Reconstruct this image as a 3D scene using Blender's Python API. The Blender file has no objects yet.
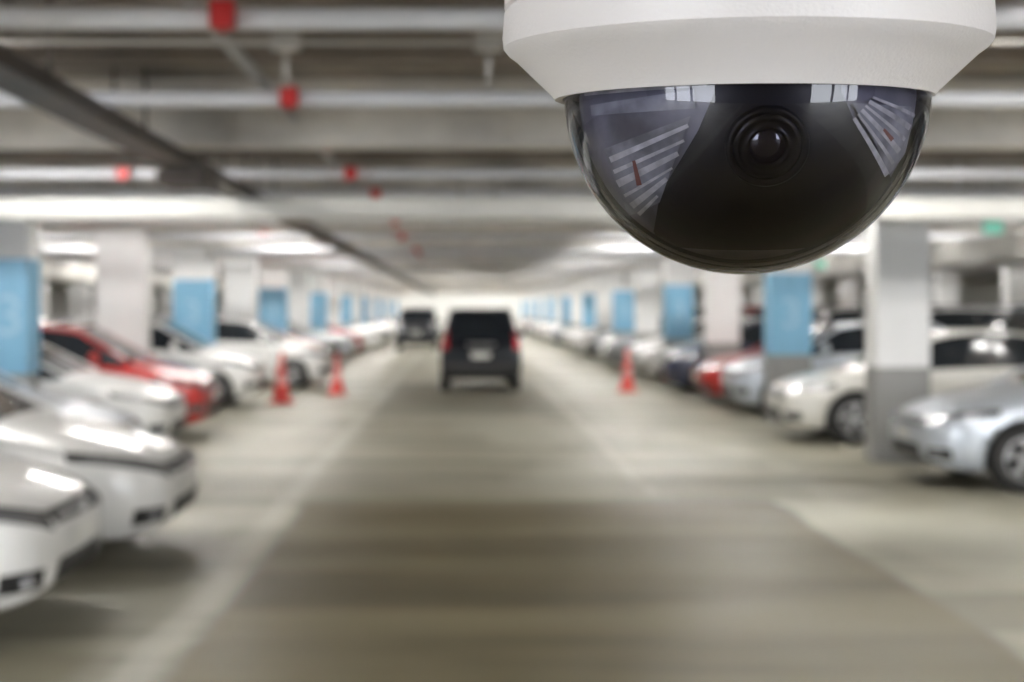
import bpy, bmesh, math, random
from mathutils import Vector, Matrix
from mathutils.bvhtree import BVHTree
random.seed(4)
S = bpy.context.scene
COL = S.collection
S.view_settings.view_transform = 'Standard'
S.view_settings.look = 'None'
S.view_settings.exposure = 0.0

# ------------------------------------------------------------ materials
def mat(name, col, rough=0.5, metal=0.0, coat=0.0, emit=None, es=0.0, noise=0.0, nscale=8.0, bump=0.0, spec=0.5):
    m = bpy.data.materials.new(name); m.use_nodes = True
    nt = m.node_tree; b = nt.nodes['Principled BSDF']
    b.inputs['Base Color'].default_value = (*col, 1)
    b.inputs['Roughness'].default_value = rough
    b.inputs['Metallic'].default_value = metal
    b.inputs['Coat Weight'].default_value = coat
    b.inputs['Coat Roughness'].default_value = 0.05
    b.inputs['Specular IOR Level'].default_value = spec
    if emit:
        b.inputs['Emission Color'].default_value = (*emit, 1)
        b.inputs['Emission Strength'].default_value = es
    if noise > 0 or bump > 0:
        tc = nt.nodes.new('ShaderNodeTexCoord')
        n = nt.nodes.new('ShaderNodeTexNoise'); n.inputs['Scale'].default_value = nscale
        n.inputs['Detail'].default_value = 5
        nt.links.new(tc.outputs['Object'], n.inputs['Vector'])
        if noise > 0:
            cr = nt.nodes.new('ShaderNodeMapRange'); cr.inputs[1].default_value=0.3; cr.inputs[2].default_value=0.7
            nt.links.new(n.outputs['Fac'], cr.inputs[0])
            mr = nt.nodes.new('ShaderNodeMix'); mr.data_type = 'RGBA'
            mr.inputs['A'].default_value = (*[c*(1-noise) for c in col], 1)
            mr.inputs['B'].default_value = (*[min(1, c*(1+noise)) for c in col], 1)
            nt.links.new(cr.outputs[0], mr.inputs['Factor'])
            nt.links.new(mr.outputs['Result'], b.inputs['Base Color'])
        if bump > 0:
            bp = nt.nodes.new('ShaderNodeBump'); bp.inputs['Strength'].default_value = bump
            bp.inputs['Distance'].default_value = 0.001
            nt.links.new(n.outputs['Fac'], bp.inputs['Height'])
            nt.links.new(bp.outputs['Normal'], b.inputs['Normal'])
    return m

# ------------------------------------------------------------ mesh builder
class MB:
    def __init__(s): s.v=[]; s.f=[]; s.m=[]; s.sm=[]
    def add(s, vs, fs, mi=0, smooth=False):
        o=len(s.v); s.v += [tuple(x) for x in vs]
        for f in fs:
            s.f.append(tuple(i+o for i in f)); s.m.append(mi); s.sm.append(smooth)
    def box(s, x0,x1,y0,y1,z0,z1, mi=0):
        s.add([(x0,y0,z0),(x1,y0,z0),(x1,y1,z0),(x0,y1,z0),(x0,y0,z1),(x1,y0,z1),(x1,y1,z1),(x0,y1,z1)],
              [(0,3,2,1),(4,5,6,7),(0,1,5,4),(1,2,6,5),(2,3,7,6),(3,0,4,7)], mi)
    def lathe(s, prof, n=32, mi=0, M=None, smooth=True, axis='Z'):
        vs=[]; fs=[]
        for r,z in prof:
            for i in range(n):
                a=2*math.pi*i/n
                p=Vector((r*math.cos(a), r*math.sin(a), z))
                if axis=='Y': p=Vector((p.x, p.z, p.y))
                if M: p=M@p
                vs.append(p)
        for j in range(len(prof)-1):
            for i in range(n):
                k=(i+1)%n
                fs.append((j*n+i, j*n+k, (j+1)*n+k, (j+1)*n+i))
        s.add(vs,fs,mi,smooth)
    def tube(s, a, b, r, n=10, mi=0, smooth=True):
        a=Vector(a); b=Vector(b); d=(b-a); L=d.length
        q=d.to_track_quat('Z','Y').to_matrix().to_4x4()
        M=Matrix.Translation(a)@q
        s.lathe([(0.0001,0),(r,0),(r,L),(0.0001,L)], n, mi, M, smooth)
    def ellip(s, c, rx,ry,rz, mi=0, n=12):
        M=Matrix.Translation(Vector(c))@Matrix.Diagonal((rx,ry,rz,1))
        s.lathe([(math.sin(math.pi*i/n)+1e-4, -math.cos(math.pi*i/n)) for i in range(n+1)], 16, mi, M)
    def mesh(s, name, mats):
        me=bpy.data.meshes.new(name); me.from_pydata(s.v,[],s.f)
        for m in mats: me.materials.append(m)
        me.polygons.foreach_set('material_index', s.m)
        me.polygons.foreach_set('use_smooth', s.sm)
        me.update()
        return me
    def obj(s, name, mats, parent=None, loc=(0,0,0), rot=0):
        o=bpy.data.objects.new(name, s.mesh(name,mats)); COL.objects.link(o)
        o.location=loc; o.rotation_euler=(0,0,rot)
        if parent: o.parent=parent
        return o
def autosmooth(o, ang=35):
    me=o.data; bm=bmesh.new(); bm.from_mesh(me)
    bmesh.ops.recalc_face_normals(bm, faces=bm.faces)
    for e in bm.edges:
        if len(e.link_faces)==2 and e.calc_face_angle(0)>math.radians(ang): e.smooth=False
    bm.to_mesh(me); bm.free()

F=1400.0; H=1.72; VX,VY=460,308

# ------------------------------------------------------------ camera
cd=bpy.data.cameras.new('camera'); cam=bpy.data.objects.new('camera',cd); COL.objects.link(cam)
cam.location=(0,0,H); cam.rotation_euler=(math.pi/2,0,0)
cd.sensor_width=36; cd.lens=F/1024*36
cd.shift_x=(512-VX)/1024; cd.shift_y=-(341-VY)/1024
cd.clip_start=0.02; cd.clip_end=400
cd.dof.use_dof=True; cd.dof.focus_distance=0.428; cd.dof.aperture_fstop=12.5
S.camera=cam

w=bpy.data.worlds.new('world'); S.world=w; w.use_nodes=True
w.node_tree.nodes['Background'].inputs[0].default_value=(0.90,0.94,1,1)
w.node_tree.nodes['Background'].inputs[1].default_value=8.5

# ------------------------------------------------------------ room
YB,YF=-7,112; XW=24; CZ=3.35
def floor_mat():
    m=bpy.data.materials.new('polished_concrete_floor'); m.use_nodes=True
    nt=m.node_tree; N=nt.nodes; L=nt.links; b=N['Principled BSDF']
    tc=N.new('ShaderNodeTexCoord'); sep=N.new('ShaderNodeSeparateXYZ'); L.new(tc.outputs['Object'],sep.inputs[0])
    nz=N.new('ShaderNodeTexNoise'); nz.inputs['Scale'].default_value=0.8; nz.inputs['Detail'].default_value=6
    L.new(tc.outputs['Object'],nz.inputs['Vector'])
    wob=N.new('ShaderNodeMath'); wob.operation='MULTIPLY_ADD'; L.new(nz.outputs['Fac'],wob.inputs[0]); wob.inputs[1].default_value=0.3; wob.inputs[2].default_value=-0.15
    def addn(a,b_):
        n=N.new('ShaderNodeMath'); n.operation='ADD'; L.new(a,n.inputs[0]); L.new(b_,n.inputs[1]); return n.outputs[0]
    X=addn(sep.outputs['X'],wob.outputs[0]); Y=addn(sep.outputs['Y'],wob.outputs[0])
    def ramp(src,a,b_):
        n=N.new('ShaderNodeMapRange'); n.interpolation_type='SMOOTHSTEP'; L.new(src,n.inputs[0])
        n.inputs[1].default_value=a; n.inputs[2].default_value=b_; return n.outputs[0]
    def mul(a,b_):
        n=N.new('ShaderNodeMath'); n.operation='MULTIPLY'
        L.new(a,n.inputs[0])
        if isinstance(b_,float): n.inputs[1].default_value=b_
        else: L.new(b_,n.inputs[1])
        return n.outputs[0]
    def inv(a):
        n=N.new('ShaderNodeMath'); n.operation='SUBTRACT'; n.inputs[0].default_value=1; L.new(a,n.inputs[1]); return n.outputs[0]
    def boxm(x0,x1,y0,y1,s,sy=None):
        sy=sy or s
        a=mul(ramp(X,x0-s,x0+s),inv(ramp(X,x1-s,x1+s)))
        c=mul(ramp(Y,y0-sy,y0+sy),inv(ramp(Y,y1-sy,y1+sy)))
        return mul(a,c)
    def mix(fac,a,bc):
        n=N.new('ShaderNodeMix'); n.data_type='RGBA'; L.new(fac,n.inputs['Factor'])
        if isinstance(a,tuple): n.inputs['A'].default_value=(*a,1)
        else: L.new(a,n.inputs['A'])
        if isinstance(bc,tuple): n.inputs['B'].default_value=(*bc,1)
        else: L.new(bc,n.inputs['B'])
        return n.outputs['Result']
    mp=N.new('ShaderNodeMapping'); mp.inputs['Scale'].default_value=(0.14,1.0,1); L.new(tc.outputs['Object'],mp.inputs[0])
    nb=N.new('ShaderNodeTexNoise'); nb.inputs['Scale'].default_value=1.0; nb.inputs['Detail'].default_value=4; L.new(mp.outputs[0],nb.inputs['Vector'])
    mp2=N.new('ShaderNodeMapping'); mp2.inputs['Scale'].default_value=(0.5,0.16,1); mp2.inputs['Location'].default_value=(3,1,0); L.new(tc.outputs['Object'],mp2.inputs[0])
    nc=N.new('ShaderNodeTexNoise'); nc.inputs['Scale'].default_value=1.0; nc.inputs['Detail'].default_value=4; L.new(mp2.outputs[0],nc.inputs['Vector'])
    base=mix(ramp(nz.outputs['Fac'],0.3,0.7),(0.31,0.295,0.23),(0.42,0.405,0.325))
    base=mix(mul(ramp(nb.outputs['Fac'],0.50,0.60),0.75),base,(0.21,0.195,0.14))
    base=mix(mul(ramp(nc.outputs['Fac'],0.50,0.62),0.5),base,(0.53,0.525,0.44))
    patch=boxm(-1.35,2.80,-14,12.5,0.07,0.16)
    pcol=mix(ramp(nb.outputs['Fac'],0.36,0.64),(0.098,0.080,0.043),(0.205,0.176,0.105))
    c=mix(patch,base,pcol)
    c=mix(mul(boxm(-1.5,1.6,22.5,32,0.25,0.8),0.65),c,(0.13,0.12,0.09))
    ln=mul(boxm(1.72,1.84,12.9,70,0.03),0.3)
    c=mix(ln,c,(0.7,0.69,0.6))
    ln=mul(boxm(-1.62,-1.42,-14,70,0.06),0.35)
    c=mix(ln,c,(0.68,0.68,0.6))
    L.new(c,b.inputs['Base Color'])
    b.inputs['Specular IOR Level'].default_value=0.35
    r=N.new('ShaderNodeMapRange'); L.new(nz.outputs['Fac'],r.inputs[0]); r.inputs[3].default_value=0.36; r.inputs[4].default_value=0.54
    L.new(r.outputs[0],b.inputs['Roughness'])
    return m
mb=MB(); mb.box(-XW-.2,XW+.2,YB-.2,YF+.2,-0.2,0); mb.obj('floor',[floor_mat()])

ceil=mat('ceiling_metal_deck',(0.28,0.24,0.20),0.4,0.25,noise=0.75,nscale=1.1)
mb=MB()
y=YB; vs=[];fs=[]
pitch=0.46
prof=[]
while y<YF:
    prof += [(y,CZ),(y+.2,CZ),(y+.24,CZ+.09),(y+.42,CZ+.09)]; y+=pitch
prof.append((YF,CZ))
for (yy,zz) in prof: vs += [(-XW,yy,zz),(XW,yy,zz)]
for i in range(len(prof)-1): fs.append((2*i,2*i+1,2*i+3,2*i+2))
mb.add(vs,fs,0); mb.box(-XW-.2,XW+.2,YB-.2,YF+.2,CZ+.1,CZ+.3,0)
mb.obj('ceiling',[ceil])

wallm=mat('painted_wall',(0.85,0.86,0.85),0.7,noise=0.04,nscale=1.5)
for nm,a in (('wall_left',(-XW-.2,-XW,YB,YF)),('wall_right',(XW,XW+.2,YB,YF)),('wall_far',(-XW,XW,YF,YF+.2))):
    mb=MB(); mb.box(*a,0,CZ+.1); mb.obj(nm,[wallm])
wallb=mat('dark_concrete_wall',(0.14,0.135,0.135),0.7,noise=0.1,nscale=1.5)
mb=MB()
for x0,x1 in ((-XW,-13),(-4.0,4.2),(13,XW)): mb.box(x0,x1,YB-.2,YB,0,CZ+.1)  # unseen; side openings added as daylight fill, centre kept dark for the dome
mb.box(-13,-4.0,YB-.2,YB,2.95,CZ+.1); mb.box(4.2,13,YB-.2,YB,2.95,CZ+.1)
for xx in (-10,-7,7,10): mb.box(xx-.12,xx+.12,YB-.2,YB,0,2.95)
mb.obj('wall_back_fill_openings',[wallb])

gird=mat('girder_paint',(0.68,0.64,0.58),0.5,noise=0.4,nscale=1.1)
dark=mat('dark_steel',(0.08,0.065,0.055),0.5,0.3,noise=0.3,nscale=2)
LY=[14.8+5.5*i for i in range(0,18)]
RY=[15.6+5.3*i for i in range(0,18)]
mb=MB()
def ibeam(mb,x0,x1,yc,z0,z1,wd,mi=0):
    mb.box(x0,x1,yc-wd/2,yc+wd/2,z0,z0+.03,mi); mb.box(x0,x1,yc-.02,yc+.02,z0+.03,z1-.03,mi); mb.box(x0,x1,yc-wd/2,yc+wd/2,z1-.03,z1,mi)
GY=[15.5+5.4*k for k in range(-4,18)]
XI=XW-.01
for yc in GY:
    ibeam(mb,-XI,XI,yc,2.87,CZ,0.26)
    for xx in range(-22,23,2): mb.box(xx+.35,xx+.37,yc-.12,yc+.12,2.9,CZ-.03,0)
mb.obj('ceiling_girders',[gird])
mb=MB()
for yc in GY:
    for dy in (1.75,3.6): ibeam(mb,-XI,XI,yc+dy,3.17,CZ,0.12)
mb.obj('ceiling_joists',[mat('joist_primer_brown',(0.27,0.225,0.185),0.5,noise=0.4,nscale=1.3)])
mb=MB()
mb.box(-2.25,-2.0,YB,YF,2.78,2.80,0); mb.box(-2.25,-2.22,YB,YF,2.80,2.87,0); mb.box(-2.03,-2.0,YB,YF,2.80,2.87,0)
for k in range(0,56):
    yy=YB+1.3+2.1*k
    mb.box(-2.235,-2.215,yy,yy+.02,2.87,CZ,0); mb.box(-2.035,-2.015,yy,yy+.02,2.87,CZ,0)
mb.box(-2.3,-1.95,10.6,11.2,2.66,2.775,0)
mb.obj('cable_tray',[dark])
pipe=mat('pipe_white_paint',(0.80,0.81,0.85),0.35,noise=0.06,nscale=3)
mb=MB()
PY=[6.0+2.3*k for k in range(-5,44)]
for i,yy in enumerate(PY):
    mb.tube((-XI,yy,2.96),(XI,yy,2.96),0.05,10,0)
    for xx in (-9,-4.9,1.4,5.4,10): mb.box(xx,xx+.02,yy-.01,yy+.01,2.98,CZ-.01,0)
mb.obj('sprinkler_pipes',[pipe])
# thin electrical conduits with droppers and junction cans
rs=random.Random(11)
mb=MB()
for k in range(34):
    yy=6.9+2.3*k
    z=3.03+.05*(k%3)
    mb.tube((-XI,yy,z),(XI,yy,z),0.016,6,k%2)
    for q in range(5):
        xx=rs.uniform(-9,9)
        if abs(xx+2.1)<.3: continue
        mb.tube((xx,yy,z),(xx,yy,z-rs.uniform(.12,.3)),0.014,6,0)
        mb.box(xx-.07,xx+.07,yy-.05,yy+.05,z-.04,z+.04,k%2)
mb.obj('electrical_conduit',[mat('conduit_galvanised',(0.55,0.53,0.50),0.4,0.3),mat('conduit_dark',(0.14,0.12,0.10),0.5)])
mb=MB()
for xx,zz,r in ((-1.2,3.09,.035),(2.5,3.08,.045),(-6.2,3.09,.06),(6.6,3.09,.06)):
    mb.tube((xx,YB,zz),(xx,YF,zz),r,8,0)
mb.obj('water_mains',[mat('main_pipe_grey',(0.5,0.5,0.5),0.4,0.2)])
red=mat('red_box',(0.60,0.025,0.025),0.4)
for yy in PY:
    if yy<5 or yy>34: continue
    for xx in ((-0.97,-3.05) if 12<yy<14 or 20<yy<23 else (-0.97,)):
        mb=MB(); mb.box(-.05,.05,-.045,.045,-.055,.055); mb.tube((0,0,-.055),(0,0,-.075),.012,8,0)
        mb.obj('sprinkler_box',[red],loc=(xx+(.06 if int(yy)%2 else -.03),yy-.097,2.955))
duct=mat('white_duct',(0.78,0.77,0.73),0.4,noise=0.08,nscale=2)
for sx,nm in ((1,'air_duct'),(-1,'air_duct')):
    mb=MB()
    x0,x1=(7.6,8.9) if sx>0 else (-10.2,-8.9)
    mb.box(x0,x1,14.5,90,2.40,2.75)
    for k in range(15,90,2): mb.box(x0-.02,x1+.02,k,k+.05,2.38,2.77)
    mb.obj(nm,[duct])
mb=MB(); mb.box(-XI,XI,13.3,13.8,2.58,2.76)
for k in range(-11,12): mb.box(k*2.1,k*2.1+.05,13.28,13.82,2.56,2.775)
mb.obj('air_duct',[duct])

tubem=mat('fluorescent_tube',(1,1,1),0.5,emit=(1.0,0.98,0.94),es=116)
house=mat('fixture_housing',(0.8,0.8,0.8),0.4)
mb=MB()
mb.box(-.75,.75,-.17,.17,.045,.06,1); mb.tube((-.7,0,0),(.7,0,0),.03,6,0)
mb.box(-.74,-.70,-.03,.03,-.03,.05,1); mb.box(.70,.74,-.03,.03,-.03,.05,1); mb.box(-.01,.01,-.01,.01,.06,.12,1)
fx=mb.mesh('fluorescent_light',[tubem,house])
for g in GY:
    for dy in ((1.0,) if (abs(g-4.7)<.1) else ((0.55,1.35) if abs(g-10.1)<.1 else (0.9,2.35))):
        for xx in (-13,-8,-3.6,3.6,8,13)+((0.2,) if g>46 else ()):  # centre fixtures past the limit are added to brighten the far end
            if g+dy>YF: continue
            o=bpy.data.objects.new('fluorescent_light',fx); COL.objects.link(o); o.location=(xx,g+dy,3.225)

cw=mat('column_white',(0.85,0.85,0.85),0.5,noise=0.03,nscale=3)
cg=mat('column_grey_band',(0.27,0.27,0.265),0.5,noise=0.08,nscale=3)
cb=mat('column_blue_sign',(0.21,0.45,0.65),0.4,noise=0.05,nscale=4)
wt=mat('sign_lettering',(0.36,0.57,0.72),0.5)
def digit(ch):
    cu=bpy.data.curves.new('digit',type='FONT'); cu.body=ch; cu.size=0.62; cu.align_x='CENTER'; cu.align_y='CENTER'; cu.extrude=0.002
    o=bpy.data.objects.new('tmp',cu); COL.objects.link(o)
    dg=bpy.context.evaluated_depsgraph_get(); me=bpy.data.meshes.new_from_object(o.evaluated_get(dg))
    bpy.data.objects.remove(o); me.materials.clear(); me.materials.append(wt); return me
def column(x0,y0,blue,W,txt='3',name='concrete_column'):
    Dp=.42
    mb=MB(); mb.box(0,W,0,Dp,1.06,2.86,0); mb.box(-.004,W+.004,-.004,Dp+.004,0,1.06,1)
    if blue: mb.box(-.012,W+.012,-.012,Dp+.012,1.02,2.24,2)
    o=mb.obj(name,[cw,cg,cb],loc=(x0,y0,0))
    if blue:
        d=bpy.data.objects.new('number_lettering',digit(txt)); COL.objects.link(d); d.parent=o
        d.location=(W/2,-.016,1.62); d.rotation_euler=(math.pi/2,0,0)
    return o
for i,yy in enumerate(LY):
    column(-4.58-.70,yy,i%2==0,.70,'B3' if i==0 else '3')
    if i<12: column(-14.9,yy,False,.7)
for i,yy in enumerate(RY):
    column(4.64,yy,i%2==1,.60)
    if i<12: column(14.4,yy,i%3==0,.6)

gm=mat('exit_sign_green',(0.05,0.4,0.25),0.4,emit=(0.35,0.8,0.65),es=0.45)
for x,y in ((5.55,14.6),(7.0,27.2),(-5.3,21.9),(-5.0,33),(5.2,34),(-4.8,44)):
    mb=MB(); mb.box(-.10,.10,-.03,.03,-.07,.07,0); mb.box(-.11,.11,-.02,.035,-.08,.08,1); mb.box(-.08,-.07,-.005,.005,.08,.79,1); mb.box(.07,.08,-.005,.005,.08,.79,1)
    mb.obj('exit_sign',[gm,house],loc=(x,y,2.56))

# ------------------------------------------------------------ cars
glass=mat('car_glass',(0.015,0.018,0.022),0.08,spec=0.4)
black=mat('black_plastic',(0.015,0.015,0.016),0.5)
rim=mat('alloy_rim',(0.55,0.56,0.58),0.3,0.8)
lamp=mat('headlamp',(0.34,0.35,0.37),0.12,0.5,coat=1)
redl=mat('tail_lamp',(0.40,0.01,0.02),0.2,coat=.5,emit=(1,0.03,0.05),es=0.05)
plate=mat('licence_plate',(0.75,0.75,0.72),0.5)
tyre=mat('tyre_rubber',(0.02,0.02,0.02),0.8)
SEDAN=dict(st=[(0.0,.50,.34,.58,.62,.40),(-.07,.72,.24,.64,.70,.58),(-.30,.86,.19,.73,.80,.70),(-.75,.89,.19,.84,.91,.74),(-1.15,.90,.19,.90,.98,.74),
 (-1.95,.90,.19,.95,1.40,.62),(-2.6,.90,.19,.96,1.47,.61),(-3.25,.90,.19,.98,1.41,.60),(-3.90,.89,.21,1.0,1.10,.68),(-4.30,.85,.23,.97,1.06,.66),(-4.45,.74,.32,.88,.96,.58)],
 ws=4,wsr=7,ax=(-.85,-3.5),R=.32,hl=.62)
HATCH=dict(st=[(0.0,.50,.34,.62,.66,.40),(-.07,.70,.24,.70,.76,.58),(-.28,.83,.19,.80,.88,.68),(-.65,.85,.19,.90,.97,.72),(-.95,.86,.19,.95,1.04,.72),
 (-1.65,.86,.19,1.0,1.46,.62),(-2.3,.86,.19,1.02,1.53,.61),(-3.25,.86,.19,1.04,1.49,.60),(-3.72,.85,.21,1.05,1.18,.66),(-3.86,.82,.23,.95,1.02,.66),(-3.92,.72,.32,.82,.88,.60)],
 ws=4,wsr=7,ax=(-.75,-3.25),R=.31,hl=.68)
SUV=dict(st=[(0.0,.62,.40,.80,.88,.52),(-.07,.78,.30,.90,.97,.66),(-.30,.86,.26,.98,1.04,.74),(-.8,.87,.26,1.04,1.10,.76),(-1.25,.87,.26,1.08,1.16,.76),
 (-1.85,.87,.26,1.10,1.66,.70),(-2.5,.87,.26,1.10,1.745,.70),(-4.1,.87,.26,1.10,1.74,.70),(-4.36,.87,.28,1.08,1.16,.78),(-4.44,.86,.32,.98,1.04,.78),(-4.48,.80,.40,.90,.96,.72)],
 ws=4,wsr=7,ax=(-.85,-3.55),R=.36,hl=.84)
def body_mesh(P):
    st=P['st']; vs=[]; fs=[]; mi=[]
    for (x,wd,zb,bl,tp,wr) in st:
        half=[(wd-.10,zb),(wd-.01,zb+.10),(wd,(zb+bl)/2),(wd-.01,bl-.05),(wd-.05,bl),(wr,tp-.05),(wr-.14,tp-.012)]
        ring=[(0,zb)]+half+[(0,tp)]+[(-a,b) for a,b in reversed(half)]
        vs += [(x,a,b) for a,b in ring]
    m=len(ring)
    for j in range(len(st)-1):
        for i in range(m):
            k=(i+1)%m
            fs.append((j*m+i,j*m+k,(j+1)*m+k,(j+1)*m+i))
            mt=0
            side = i in (5,10)
            top = i in (6,7,8,9)
            if P['ws']<=j<=P['wsr'] and side: mt=1
            if j==P['ws'] and top: mt=1
            if j==P['wsr'] and top: mt=1
            if i in (0,15): mt=2
            mi.append(mt)
    fs.append(tuple(range(m))[::-1]); mi.append(0)
    fs.append(tuple((len(st)-1)*m+i for i in range(m))); mi.append(0)
    me=bpy.data.meshes.new('b'); me.from_pydata(vs,[],fs)
    mats=[plate,glass,black,rim,lamp,redl,plate,tyre]
    for q in mats: me.materials.append(q)
    me.polygons.foreach_set('material_index',mi)
    bm=bmesh.new(); bm.from_mesh(me); bmesh.ops.recalc_face_normals(bm,faces=bm.faces)
    cr=bm.edges.layers.float.get('crease_edge') or bm.edges.layers.float.new('crease_edge')
    for e in bm.edges:
        ms={f.material_index for f in e.link_faces}
        if len(ms)>1: e[cr]=0.55
    bm.to_mesh(me); bm.free()
    o=bpy.data.objects.new('tmpbody',me); COL.objects.link(o)
    s=o.modifiers.new('s','SUBSURF'); s.levels=2; s.render_levels=2
    cut=MB()
    R=P['R']+.055
    for ax in P['ax']:
        for sg in (-1,1):
            N=28; v=[];f=[]
            for yy in (sg*.58,sg*1.2):
                for i in range(N):
                    t=2*math.pi*i/N; v.append((ax+R*math.cos(t),yy,P['R']+R*math.sin(t)))
            for i in range(N): f.append((i,(i+1)%N,N+(i+1)%N,N+i))
            f.append(tuple(range(N))); f.append(tuple(range(N,2*N))[::-1])
            cut.add(v,f,2)
    co=cut.obj('tmpcut',mats); bm=bmesh.new(); bm.from_mesh(co.data); bmesh.ops.recalc_face_normals(bm,faces=bm.faces); bm.to_mesh(co.data); bm.free()
    b=o.modifiers.new('b','BOOLEAN'); b.operation='DIFFERENCE'; b.object=co; b.solver='EXACT'
    dg=bpy.context.evaluated_depsgraph_get(); dg.update()
    res=bpy.data.meshes.new_from_object(o.evaluated_get(dg))
    bpy.data.objects.remove(o); bpy.data.objects.remove(co)
    return res
def car_base(P,kind):
    bme=body_mesh(P)
    V=[v.co.copy() for v in bme.vertices]; PF=[tuple(p.vertices) for p in bme.polygons]
    bvh=BVHTree.FromPolygons(V,PF)
    mb=MB()
    mb.v=[tuple(v) for v in V]; mb.f=PF; mb.m=[p.material_index for p in bme.polygons]; mb.sm=[True]*len(PF)
    def decal(c, nrm, mi, nu=8, nv=4, off=.008):
        nrm=Vector(nrm).normalized(); c=[Vector(p) for p in c]; vs=[]; fs=[]
        for j in range(nv+1):
            for i in range(nu+1):
                u=i/nu; v=j/nv
                p=(c[0]*(1-u)+c[1]*u)*(1-v)+(c[3]*(1-u)+c[2]*u)*v
                h,n_,_,_=bvh.ray_cast(p+nrm*1.0,-nrm,2.0)
                q=(h if h else p)+nrm*off
                vs.append(q)
        for j in range(nv):
            for i in range(nu):
                a=j*(nu+1)+i; fs.append((a,a+1,a+nu+2,a+nu+1))
        mb.add(vs,fs,mi,True)
    st=P['st']; hl=P['hl']; Lg=-st[-1][0]; W=st[4][1]
    for s in (-1,1):
        n=(.75,.65*s,.15)
        decal([(-.02,.44*s,hl-.05),(-.62,.86*s,hl+.10),(-.62,.86*s,hl+.17),(-.04,.46*s,hl+.06)],n,2,10,4,.006)
        decal([(-.03,.47*s,hl-.035),(-.52,.84*s,hl+.09),(-.52,.84*s,hl+.14),(-.05,.50*s,hl+.045)],n,4,10,4,.014)
        decal([(-.05,.56*s,hl-.32),(-.2,.78*s,hl-.32),(-.2,.78*s,hl-.22),(-.05,.54*s,hl-.22)],n,2,6,3,.008)
        mb.ellip((-.10,.66*s,hl-.27),.05,.05,.04,4,8)
        z0=P['st'][-2][3]
        if kind=='suv':
            decal([(-Lg,.70*s,.90),(-Lg,.83*s,.90),(-Lg,.83*s,1.38),(-Lg,.75*s,1.38)],(-1,.25*s,0),5,6,8,.012)
        else:
            decal([(-Lg,.50*s,z0-.22),(-Lg+.2,.84*s,z0-.2),(-Lg+.2,.82*s,z0-.02),(-Lg,.50*s,z0-.06)],(-.8,.6*s,0),5,6,3,.01)
        y=1.2*s; zb=st[5][2]+.12; bl=st[6][3]-.03
        x1,x2,x3=st[4][0]-.22,(st[5][0]+st[7][0])/2,st[7][0]-.1
        for xx in (x1,x2,x3): decal([(xx,y,zb),(xx-.014,y,zb),(xx-.014,y,bl),(xx,y,bl)],(0,s,0),2,1,6,.003)
        decal([(x1,y,zb),(x3,y,zb),(x3,y,zb+.012),(x1,y,zb+.012)],(0,s,0),2,10,1,.003)
        for xx in (x2+.22,x3+.22): decal([(xx,y,bl-.12),(xx-.17,y,bl-.12),(xx-.17,y,bl-.09),(xx,y,bl-.09)],(0,s,0),3,3,1,.02)
        decal([(x2+.04,y,bl+.05),(x2-.05,y,bl+.05),(x2-.05,y,st[6][4]-.10),(x2+.02,y,st[6][4]-.10)],(0,s,0),2,2,4,.004)
        mx=st[4][0]-.42
        mb.ellip((mx,(W+.09)*s,st[5][3]+.08),.07,.11,.075,0,10); mb.box(mx-.02,mx+.02,min((W-.06)*s,(W+.05)*s),max((W-.06)*s,(W+.05)*s),st[5][3]+.01,st[5][3]+.05,2)
        pts=[]
        for j in range(P['ws'],P['wsr']+2):
            x,wd,zb_,b_,tp,wr=st[j]; pts.append(Vector((x,(wr-.03)*s,tp-.055)))
        fine=[]
        for a,b in zip(pts,pts[1:]):
            for t in range(6): fine.append(a.lerp(b,t/6))
        fine.append(pts[-1])
        out=[]
        for p in fine:
            h,_,_,_=bvh.ray_cast(p+Vector((0,.5*s,.7)),Vector((0,-.5*s,-.7)).normalized(),1.5)
            out.append(h if h else p)
        for a,b in zip(out,out[1:]): mb.tube(a,b,.028,8,0)
    decal([(0,-.40,hl-.02),(0,.40,hl-.02),(0,.44,hl+.06),(0,-.44,hl+.06)],(1,0,0.1),2,8,3,.006)
    decal([(0,-.36,hl+.012),(0,.36,hl+.012),(0,.36,hl+.03),(0,-.36,hl+.03)],(1,0,.1),3,8,1,.016)
    decal([(0,-.46,hl-.33),(0,.46,hl-.33),(0,.38,hl-.20),(0,-.38,hl-.20)],(1,0,0),2,8,3,.006)
    mb.ellip((0.012,0,hl+.02),.012,.06,.045,3,8)
    decal([(0,-.19,hl-.17),(0,.19,hl-.17),(0,.19,hl-.07),(0,-.19,hl-.07)],(1,0,0),6,3,2,.02)
    zr=st[-2][3]-.16
    decal([(-Lg,-.2,zr-.1),(-Lg,.2,zr-.1),(-Lg,.2,zr+.02),(-Lg,-.2,zr+.02)],(-1,0,0),6,3,2,.02)
    decal([(-Lg,-.78,.34),(-Lg,.78,.34),(-Lg,.78,.62),(-Lg,-.78,.62)],(-1,0,0),2,8,3,.01)
    if kind=='suv':
        for s in (-1,1): mb.tube((-1.9,.60*s,1.755),(-4.0,.60*s,1.76),.02,8,2)
        mb.box(-4.2,-4.0,-.55,.55,1.70,1.74,0)
        decal([(-Lg,-.30,.98),(-Lg,.30,.98),(-Lg,.30,1.03),(-Lg,-.30,1.03)],(-1,0,0),3,4,1,.03)
    R=P['R']
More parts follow.
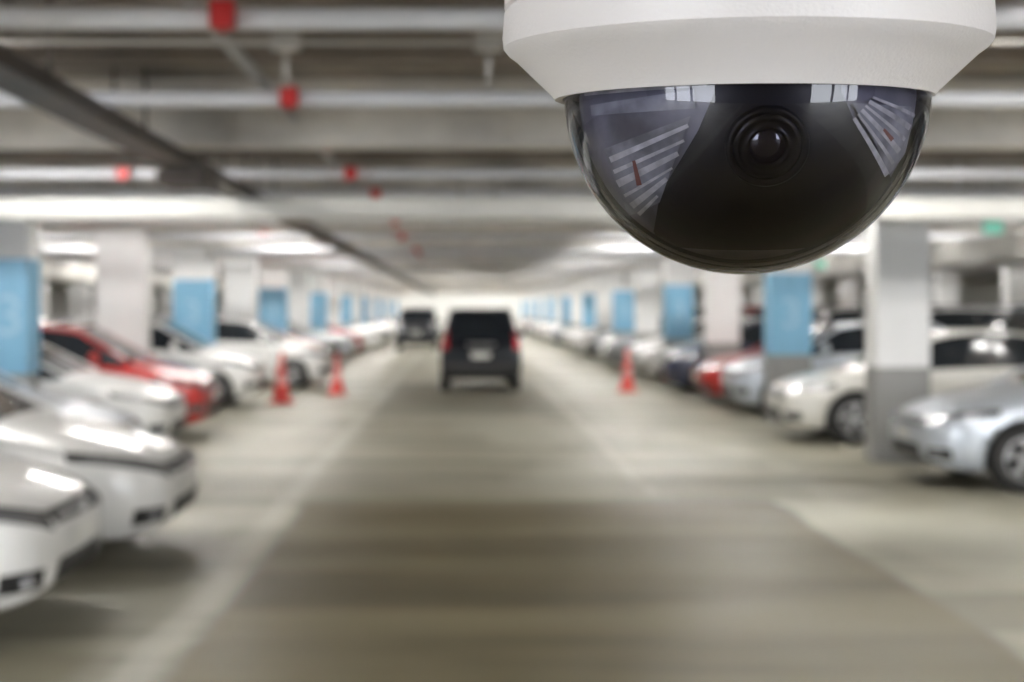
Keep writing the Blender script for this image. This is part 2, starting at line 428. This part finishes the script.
    for ax in P['ax']:
        for s in (-1,1):
            yc=(W-.11)*s
            M=Matrix.Translation((ax,yc,R))
            mb.lathe([(R*.60,-.10),(R*.90,-.105),(R-.008,-.085),(R,-.05),(R,.05),(R-.008,.085),(R*.90,.105),(R*.60,.10),(R*.60,-.10)],28,7,M,True,'Y')
            mb.lathe([(R*.64,.095*s),(R*.60,.108*s),(R*.56,.09*s),(R*.55,.02*s),(.001,.015*s)],28,2,M,True,'Y')
            mb.lathe([(R*.66,.10*s),(R*.64,.112*s),(R*.58,.10*s)],28,3,M,True,'Y')
            mb.lathe([(.001,.105*s),(.05,.10*s),(.06,.05*s)],14,3,M,True,'Y')
            for q in range(5):
                t=2*math.pi*q/5+.3
                for dt in (-.13,.13):
                    d=Vector((math.cos(t+dt),0,math.sin(t+dt)))
                    a=Vector((ax,yc+.085*s,R))+d*.04; b=Vector((ax,yc+.095*s,R))+d*R*.62
                    mb.tube(a,b,.017,6,3)
    return mb
BASES={'sedan':(car_base(SEDAN,'sedan')),'hatchback':(car_base(HATCH,'hatch')),'suv':(car_base(SUV,'suv'))}
PAINT={'white':(0.87,0.87,0.86),'silver':(0.60,0.65,0.72),'pearl':(0.74,0.73,0.69),'red':(0.42,0.015,0.012),'orange':(0.75,0.12,0.04),'grey':(0.20,0.21,0.22),'black':(0.008,0.010,0.014),'blue':(0.012,0.018,0.05)}
PM={k:mat('car_paint_'+k,v,0.30,0.3 if k=='silver' else (.3 if k=='grey' else 0.0),coat=(.1 if k=='black' else .6),spec=(.25 if k=='black' else .5)) for k,v in PAINT.items()}
CM={}
def car(color,kind,x,y0,direction,dx=0):
    key=(color,kind)
    if key not in CM: CM[key]=BASES[kind].mesh('%s_%s'%(color,kind),[PM[color],glass,black,rim,lamp,redl,plate,tyre])
    o=bpy.data.objects.new('%s_%s'%(color.replace('pearl','cream'),kind),CM[key]); COL.objects.link(o)
    hw={'sedan':.9,'hatchback':.86,'suv':.87}[kind]
    if direction in (1,-1):
        o.location=(x,y0+hw,0); o.rotation_euler=(0,0,0 if direction==1 else math.pi)
    else:
        o.location=(x,y0,0); o.rotation_euler=(0,0,direction)
    return o
car('white','sedan',-2.07,6.75,1)
car('white','sedan',-1.93,9.0,1)
car('silver','sedan',-3.0,11.9,1)
car('white','sedan',-3.3,15.6,1)
car('red','hatchback',-3.3,17.95,1)
car('grey','sedan',-3.9,21.3,1)
car('white','hatchback',-3.45,23.7,1)
car('white','hatchback',-2.75,29.2,1)
car('orange','hatchback',-3.2,32.6,1)
car('silver','sedan',4.38,12.9,-1)
car('pearl','sedan',4.10,17.5,-1)
car('silver','hatchback',4.30,21.8,-1)
car('red','sedan',4.2,24.1,-1)
car('blue','hatchback',4.05,27.3,-1)
car('white','hatchback',4.3,29.3,-1)
cols=['white','silver','white','grey','white','pearl','black','white','red','white','silver']
def fill(y0,sp,x,d,n):
    for i in range(n):
        a=y0+sp*i+.60
        car(random.choice(cols),random.choice(['sedan','hatchback','sedan']),x+random.uniform(-.25,.25),a,d)
        car(random.choice(cols),random.choice(['sedan','hatchback','sedan']),x+random.uniform(-.25,.25),a+2.4,d)
fill(LY[4],5.5,-3.3,1,12)
fill(RY[3],5.3,4.2,-1,13)
for i in range(10):
    for dy in (.60,3.0):
        if random.random()<.85: car(random.choice(cols+['black','blue']),'sedan',-13.6+random.uniform(-.2,.2),LY[i]+dy,-1)
        if random.random()<.85: car(random.choice(cols+['black','grey']),random.choice(['sedan','suv']),13.9+random.uniform(-.2,.2),RY[i]+dy,1)
car('grey','suv',13.9,10.9,1); car('white','sedan',13.9,13.2,1)
s=car('black','suv',0.42,28.2+4.48,math.pi/2); s.scale=(1,.95,.985)
car('black','suv',-1.75,56,-math.pi/2)

cor=mat('cone_red_orange',(0.70,0.07,0.06),0.45)
cwh=mat('cone_pale_band',(0.78,0.36,0.34),0.4)
def cone(x,y,h):
    mb=MB(); k=h/.85
    mb.box(-.2*k,.2*k,-.2*k,.2*k,0,.035*k,0)
    mb.lathe([(.165*k,.035*k),(.15*k,.06*k),(.115*k,.30*k)],24,0)
    mb.lathe([(.117*k,.30*k),(.088*k,.48*k)],24,1)
    mb.lathe([(.088*k,.48*k),(.068*k,.60*k)],24,0); mb.lathe([(.069*k,.60*k),(.052*k,.70*k)],24,1)
    mb.lathe([(.052*k,.70*k),(.030*k,.84*k),(.02*k,.85*k),(.001,.85*k)],24,0)
    mb.obj('traffic_cone',[cor,cwh],loc=(x,y,0))
cone(-3.24,25.4,.92); cone(-2.45,27.9,.80); cone(3.45,28.9,.86)

# ------------------------------------------------------------ dome camera
D=.4525; px=D/F
plast=mat('camera_housing_plastic',(0.90,0.875,0.89),0.38,bump=0.2,nscale=900)
blk=mat('camera_inner_black',(0.008,0.008,0.016),0.4)
lensr=mat('lens_barrel',(0.022,0.02,0.026),0.25,0.3)
lensg=mat('lens_glass',(0.02,0.012,0.03),0.03,coat=1,spec=1)
lig=mat('inner_white_reflection',(0.78,0.78,0.80),0.3,noise=.45,nscale=140)  # pale, grey and red colours painted as reflections seen in the dome
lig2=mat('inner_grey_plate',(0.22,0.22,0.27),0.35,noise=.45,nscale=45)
lig3=mat('inner_grey_reflection',(0.34,0.35,0.39),0.35,noise=.5,nscale=90)
redp=mat('inner_red_reflection',(0.28,0.09,0.07),0.4)
emp=bpy.data.objects.new('dome_security_camera',None); COL.objects.link(emp)
emp.location=((744-VX)*px, D, H+(VY-95.5)*px); emp.rotation_euler=(math.radians(4.2),0,0)
R=179*px; RH=238*px
mb=MB()
prof=[(R-.002,.004),(R-.0005,-.0010),(R+.0020,-.0012),(R+.0032,.0005),(RH-.0045,.0114),(RH-.0018,.0134),(RH-.0004,.0152),(RH,.0185),(RH-.0006,.0262),(RH-.0018,.0266),(RH-.0018,.0276),(RH-.0006,.0280),(RH-.001,.060),(RH-.010,.066),(.03,.070),(.018,.075),(.018,CZ-H-.07),(.0001,CZ-H-.07)]
mb.lathe(prof,128)
h=mb.obj('housing',[plast],emp,loc=(-.0012,0,0)); autosmooth(h,22)
dm=bpy.data.materials.new('smoked_dome'); dm.use_nodes=True
nt=dm.node_tree; N=nt.nodes; N.clear()
out=N.new('ShaderNodeOutputMaterial'); mx=N.new('ShaderNodeMixShader'); tr=N.new('ShaderNodeBsdfTransparent'); gl=N.new('ShaderNodeBsdfGlossy'); fr=N.new('ShaderNodeFresnel')
tr.inputs[0].default_value=(.68,.68,.76,1); gl.inputs['Roughness'].default_value=0.02; gl.inputs['Color'].default_value=(1,1,1,1); fr.inputs['IOR'].default_value=1.55
nt.links.new(fr.outputs[0],mx.inputs[0]); nt.links.new(tr.outputs[0],mx.inputs[1]); nt.links.new(gl.outputs[0],mx.inputs[2]); nt.links.new(mx.outputs[0],out.inputs[0])
mb=MB()
n=40
mb.lathe([(R*math.cos(math.pi/2*i/n)+1e-5,-R*math.sin(math.pi/2*i/n)) for i in range(n+1)][::-1],128)
mb.obj('smoked_dome',[dm],emp)
mb=MB()
rl=.0530
mb.lathe([(rl*math.cos(math.pi/2*i/24)+1e-5,-rl*math.sin(math.pi/2*i/24)) for i in range(25)],64,0)
mb.lathe([(.0001,.002),(.056,.002)],48,0)
mb.obj('inner_liner',[lig2],emp)
def sph(u,v,r):
    q=math.sqrt(max(0,1-u*u-v*v))
    u=(u-.17*q); v=(v+.06*q)
    m=math.hypot(u,v)
    if m>.995: u*=.995/m; v*=.995/m
    v=max(v,0.0)
    q=math.sqrt(max(0,1-u*u-v*v))
    return (r*u,-r*q,-r*v)
def qp(mbx,c,r,mi,nu=10,nv=10):
    vs=[];fs=[]
    for j in range(nv+1):
        for i in range(nu+1):
            u=i/nu; v=j/nv
            a=[(c[0][k]*(1-u)+c[1][k]*u)*(1-v)+(c[3][k]*(1-u)+c[2][k]*u)*v for k in (0,1)]
            vs.append(sph(a[0],a[1],r))
    for j in range(nv):
        for i in range(nu):
            q=j*(nu+1)+i; fs.append((q,q+1,q+nu+2,q+nu+1))
    mbx.add(vs,fs,mi,True)
mb=MB()
def interp(t,pts):
    for (a,b),(c,d) in zip(pts,pts[1:]):
        if t<=c: return b+(d-b)*(t-a)/(c-a)
    return pts[-1][1]
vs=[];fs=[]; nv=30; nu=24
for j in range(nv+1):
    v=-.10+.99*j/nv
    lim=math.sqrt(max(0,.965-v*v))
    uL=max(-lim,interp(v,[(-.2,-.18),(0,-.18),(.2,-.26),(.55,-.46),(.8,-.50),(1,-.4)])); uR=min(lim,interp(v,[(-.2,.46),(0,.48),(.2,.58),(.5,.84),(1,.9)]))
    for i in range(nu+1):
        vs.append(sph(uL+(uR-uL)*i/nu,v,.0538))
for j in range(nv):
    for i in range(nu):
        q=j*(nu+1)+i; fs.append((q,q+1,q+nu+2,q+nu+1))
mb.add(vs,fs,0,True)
mb.obj('black_shroud',[blk],emp)
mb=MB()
def bar(a,b,t,mi,r=.0541):
    d=Vector((b[0]-a[0],b[1]-a[1])); n_=Vector((-d.y,d.x)).normalized()*t/2
    qp(mb,[(a[0]-n_.x*.6,a[1]-n_.y*.6),(b[0]-n_.x,b[1]-n_.y),(b[0]+n_.x,b[1]+n_.y),(a[0]+n_.x*.6,a[1]+n_.y*.6)],r,mi,14,3)
qp(mb,[(-.30,.12),(-.78,.30),(-.64,.70),(-.46,.60)],.0540,1)  # bars and patches imitate mirrored streaks on the dome, no real parts
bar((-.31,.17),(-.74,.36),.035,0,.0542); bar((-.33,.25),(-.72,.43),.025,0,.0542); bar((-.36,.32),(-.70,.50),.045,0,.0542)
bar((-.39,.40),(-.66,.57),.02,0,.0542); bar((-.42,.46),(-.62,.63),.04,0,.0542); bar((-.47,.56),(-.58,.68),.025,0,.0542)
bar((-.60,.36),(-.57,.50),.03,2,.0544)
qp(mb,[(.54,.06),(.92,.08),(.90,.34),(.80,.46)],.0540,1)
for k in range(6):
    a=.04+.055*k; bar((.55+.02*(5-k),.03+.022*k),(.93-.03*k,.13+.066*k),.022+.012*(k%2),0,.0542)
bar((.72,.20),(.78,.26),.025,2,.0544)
bar((-.90,-.02),(-.22,-.06),.05,0)  # painted highlight crescent along the dome's upper edge
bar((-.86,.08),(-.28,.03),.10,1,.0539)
mb.obj('inner_painted_reflections',[lig,lig3,redp],emp)
mb=MB()
d=Vector((-.06,-.93,-.34)).normalized()
q=d.to_track_quat('Z','Y').to_matrix().to_4x4(); M=q
mb.lathe([(.0120,.030),(.0120,.0546),(.0113,.0553),(.0106,.0550),(.0098,.0547)],48,0,M)
mb.lathe([(.0098,.0547),(.0091,.0554),(.0082,.0551),(.0069,.0545),(.0063,.0552),(.0056,.0552),(.0050,.0545)],48,1,M)
mb.lathe([(.0050,.0545),(.0040,.0551),(.0022,.0555),(.0001,.0556)],32,2,M)
mb.obj('lens_unit',[blk,lensr,lensg],emp)
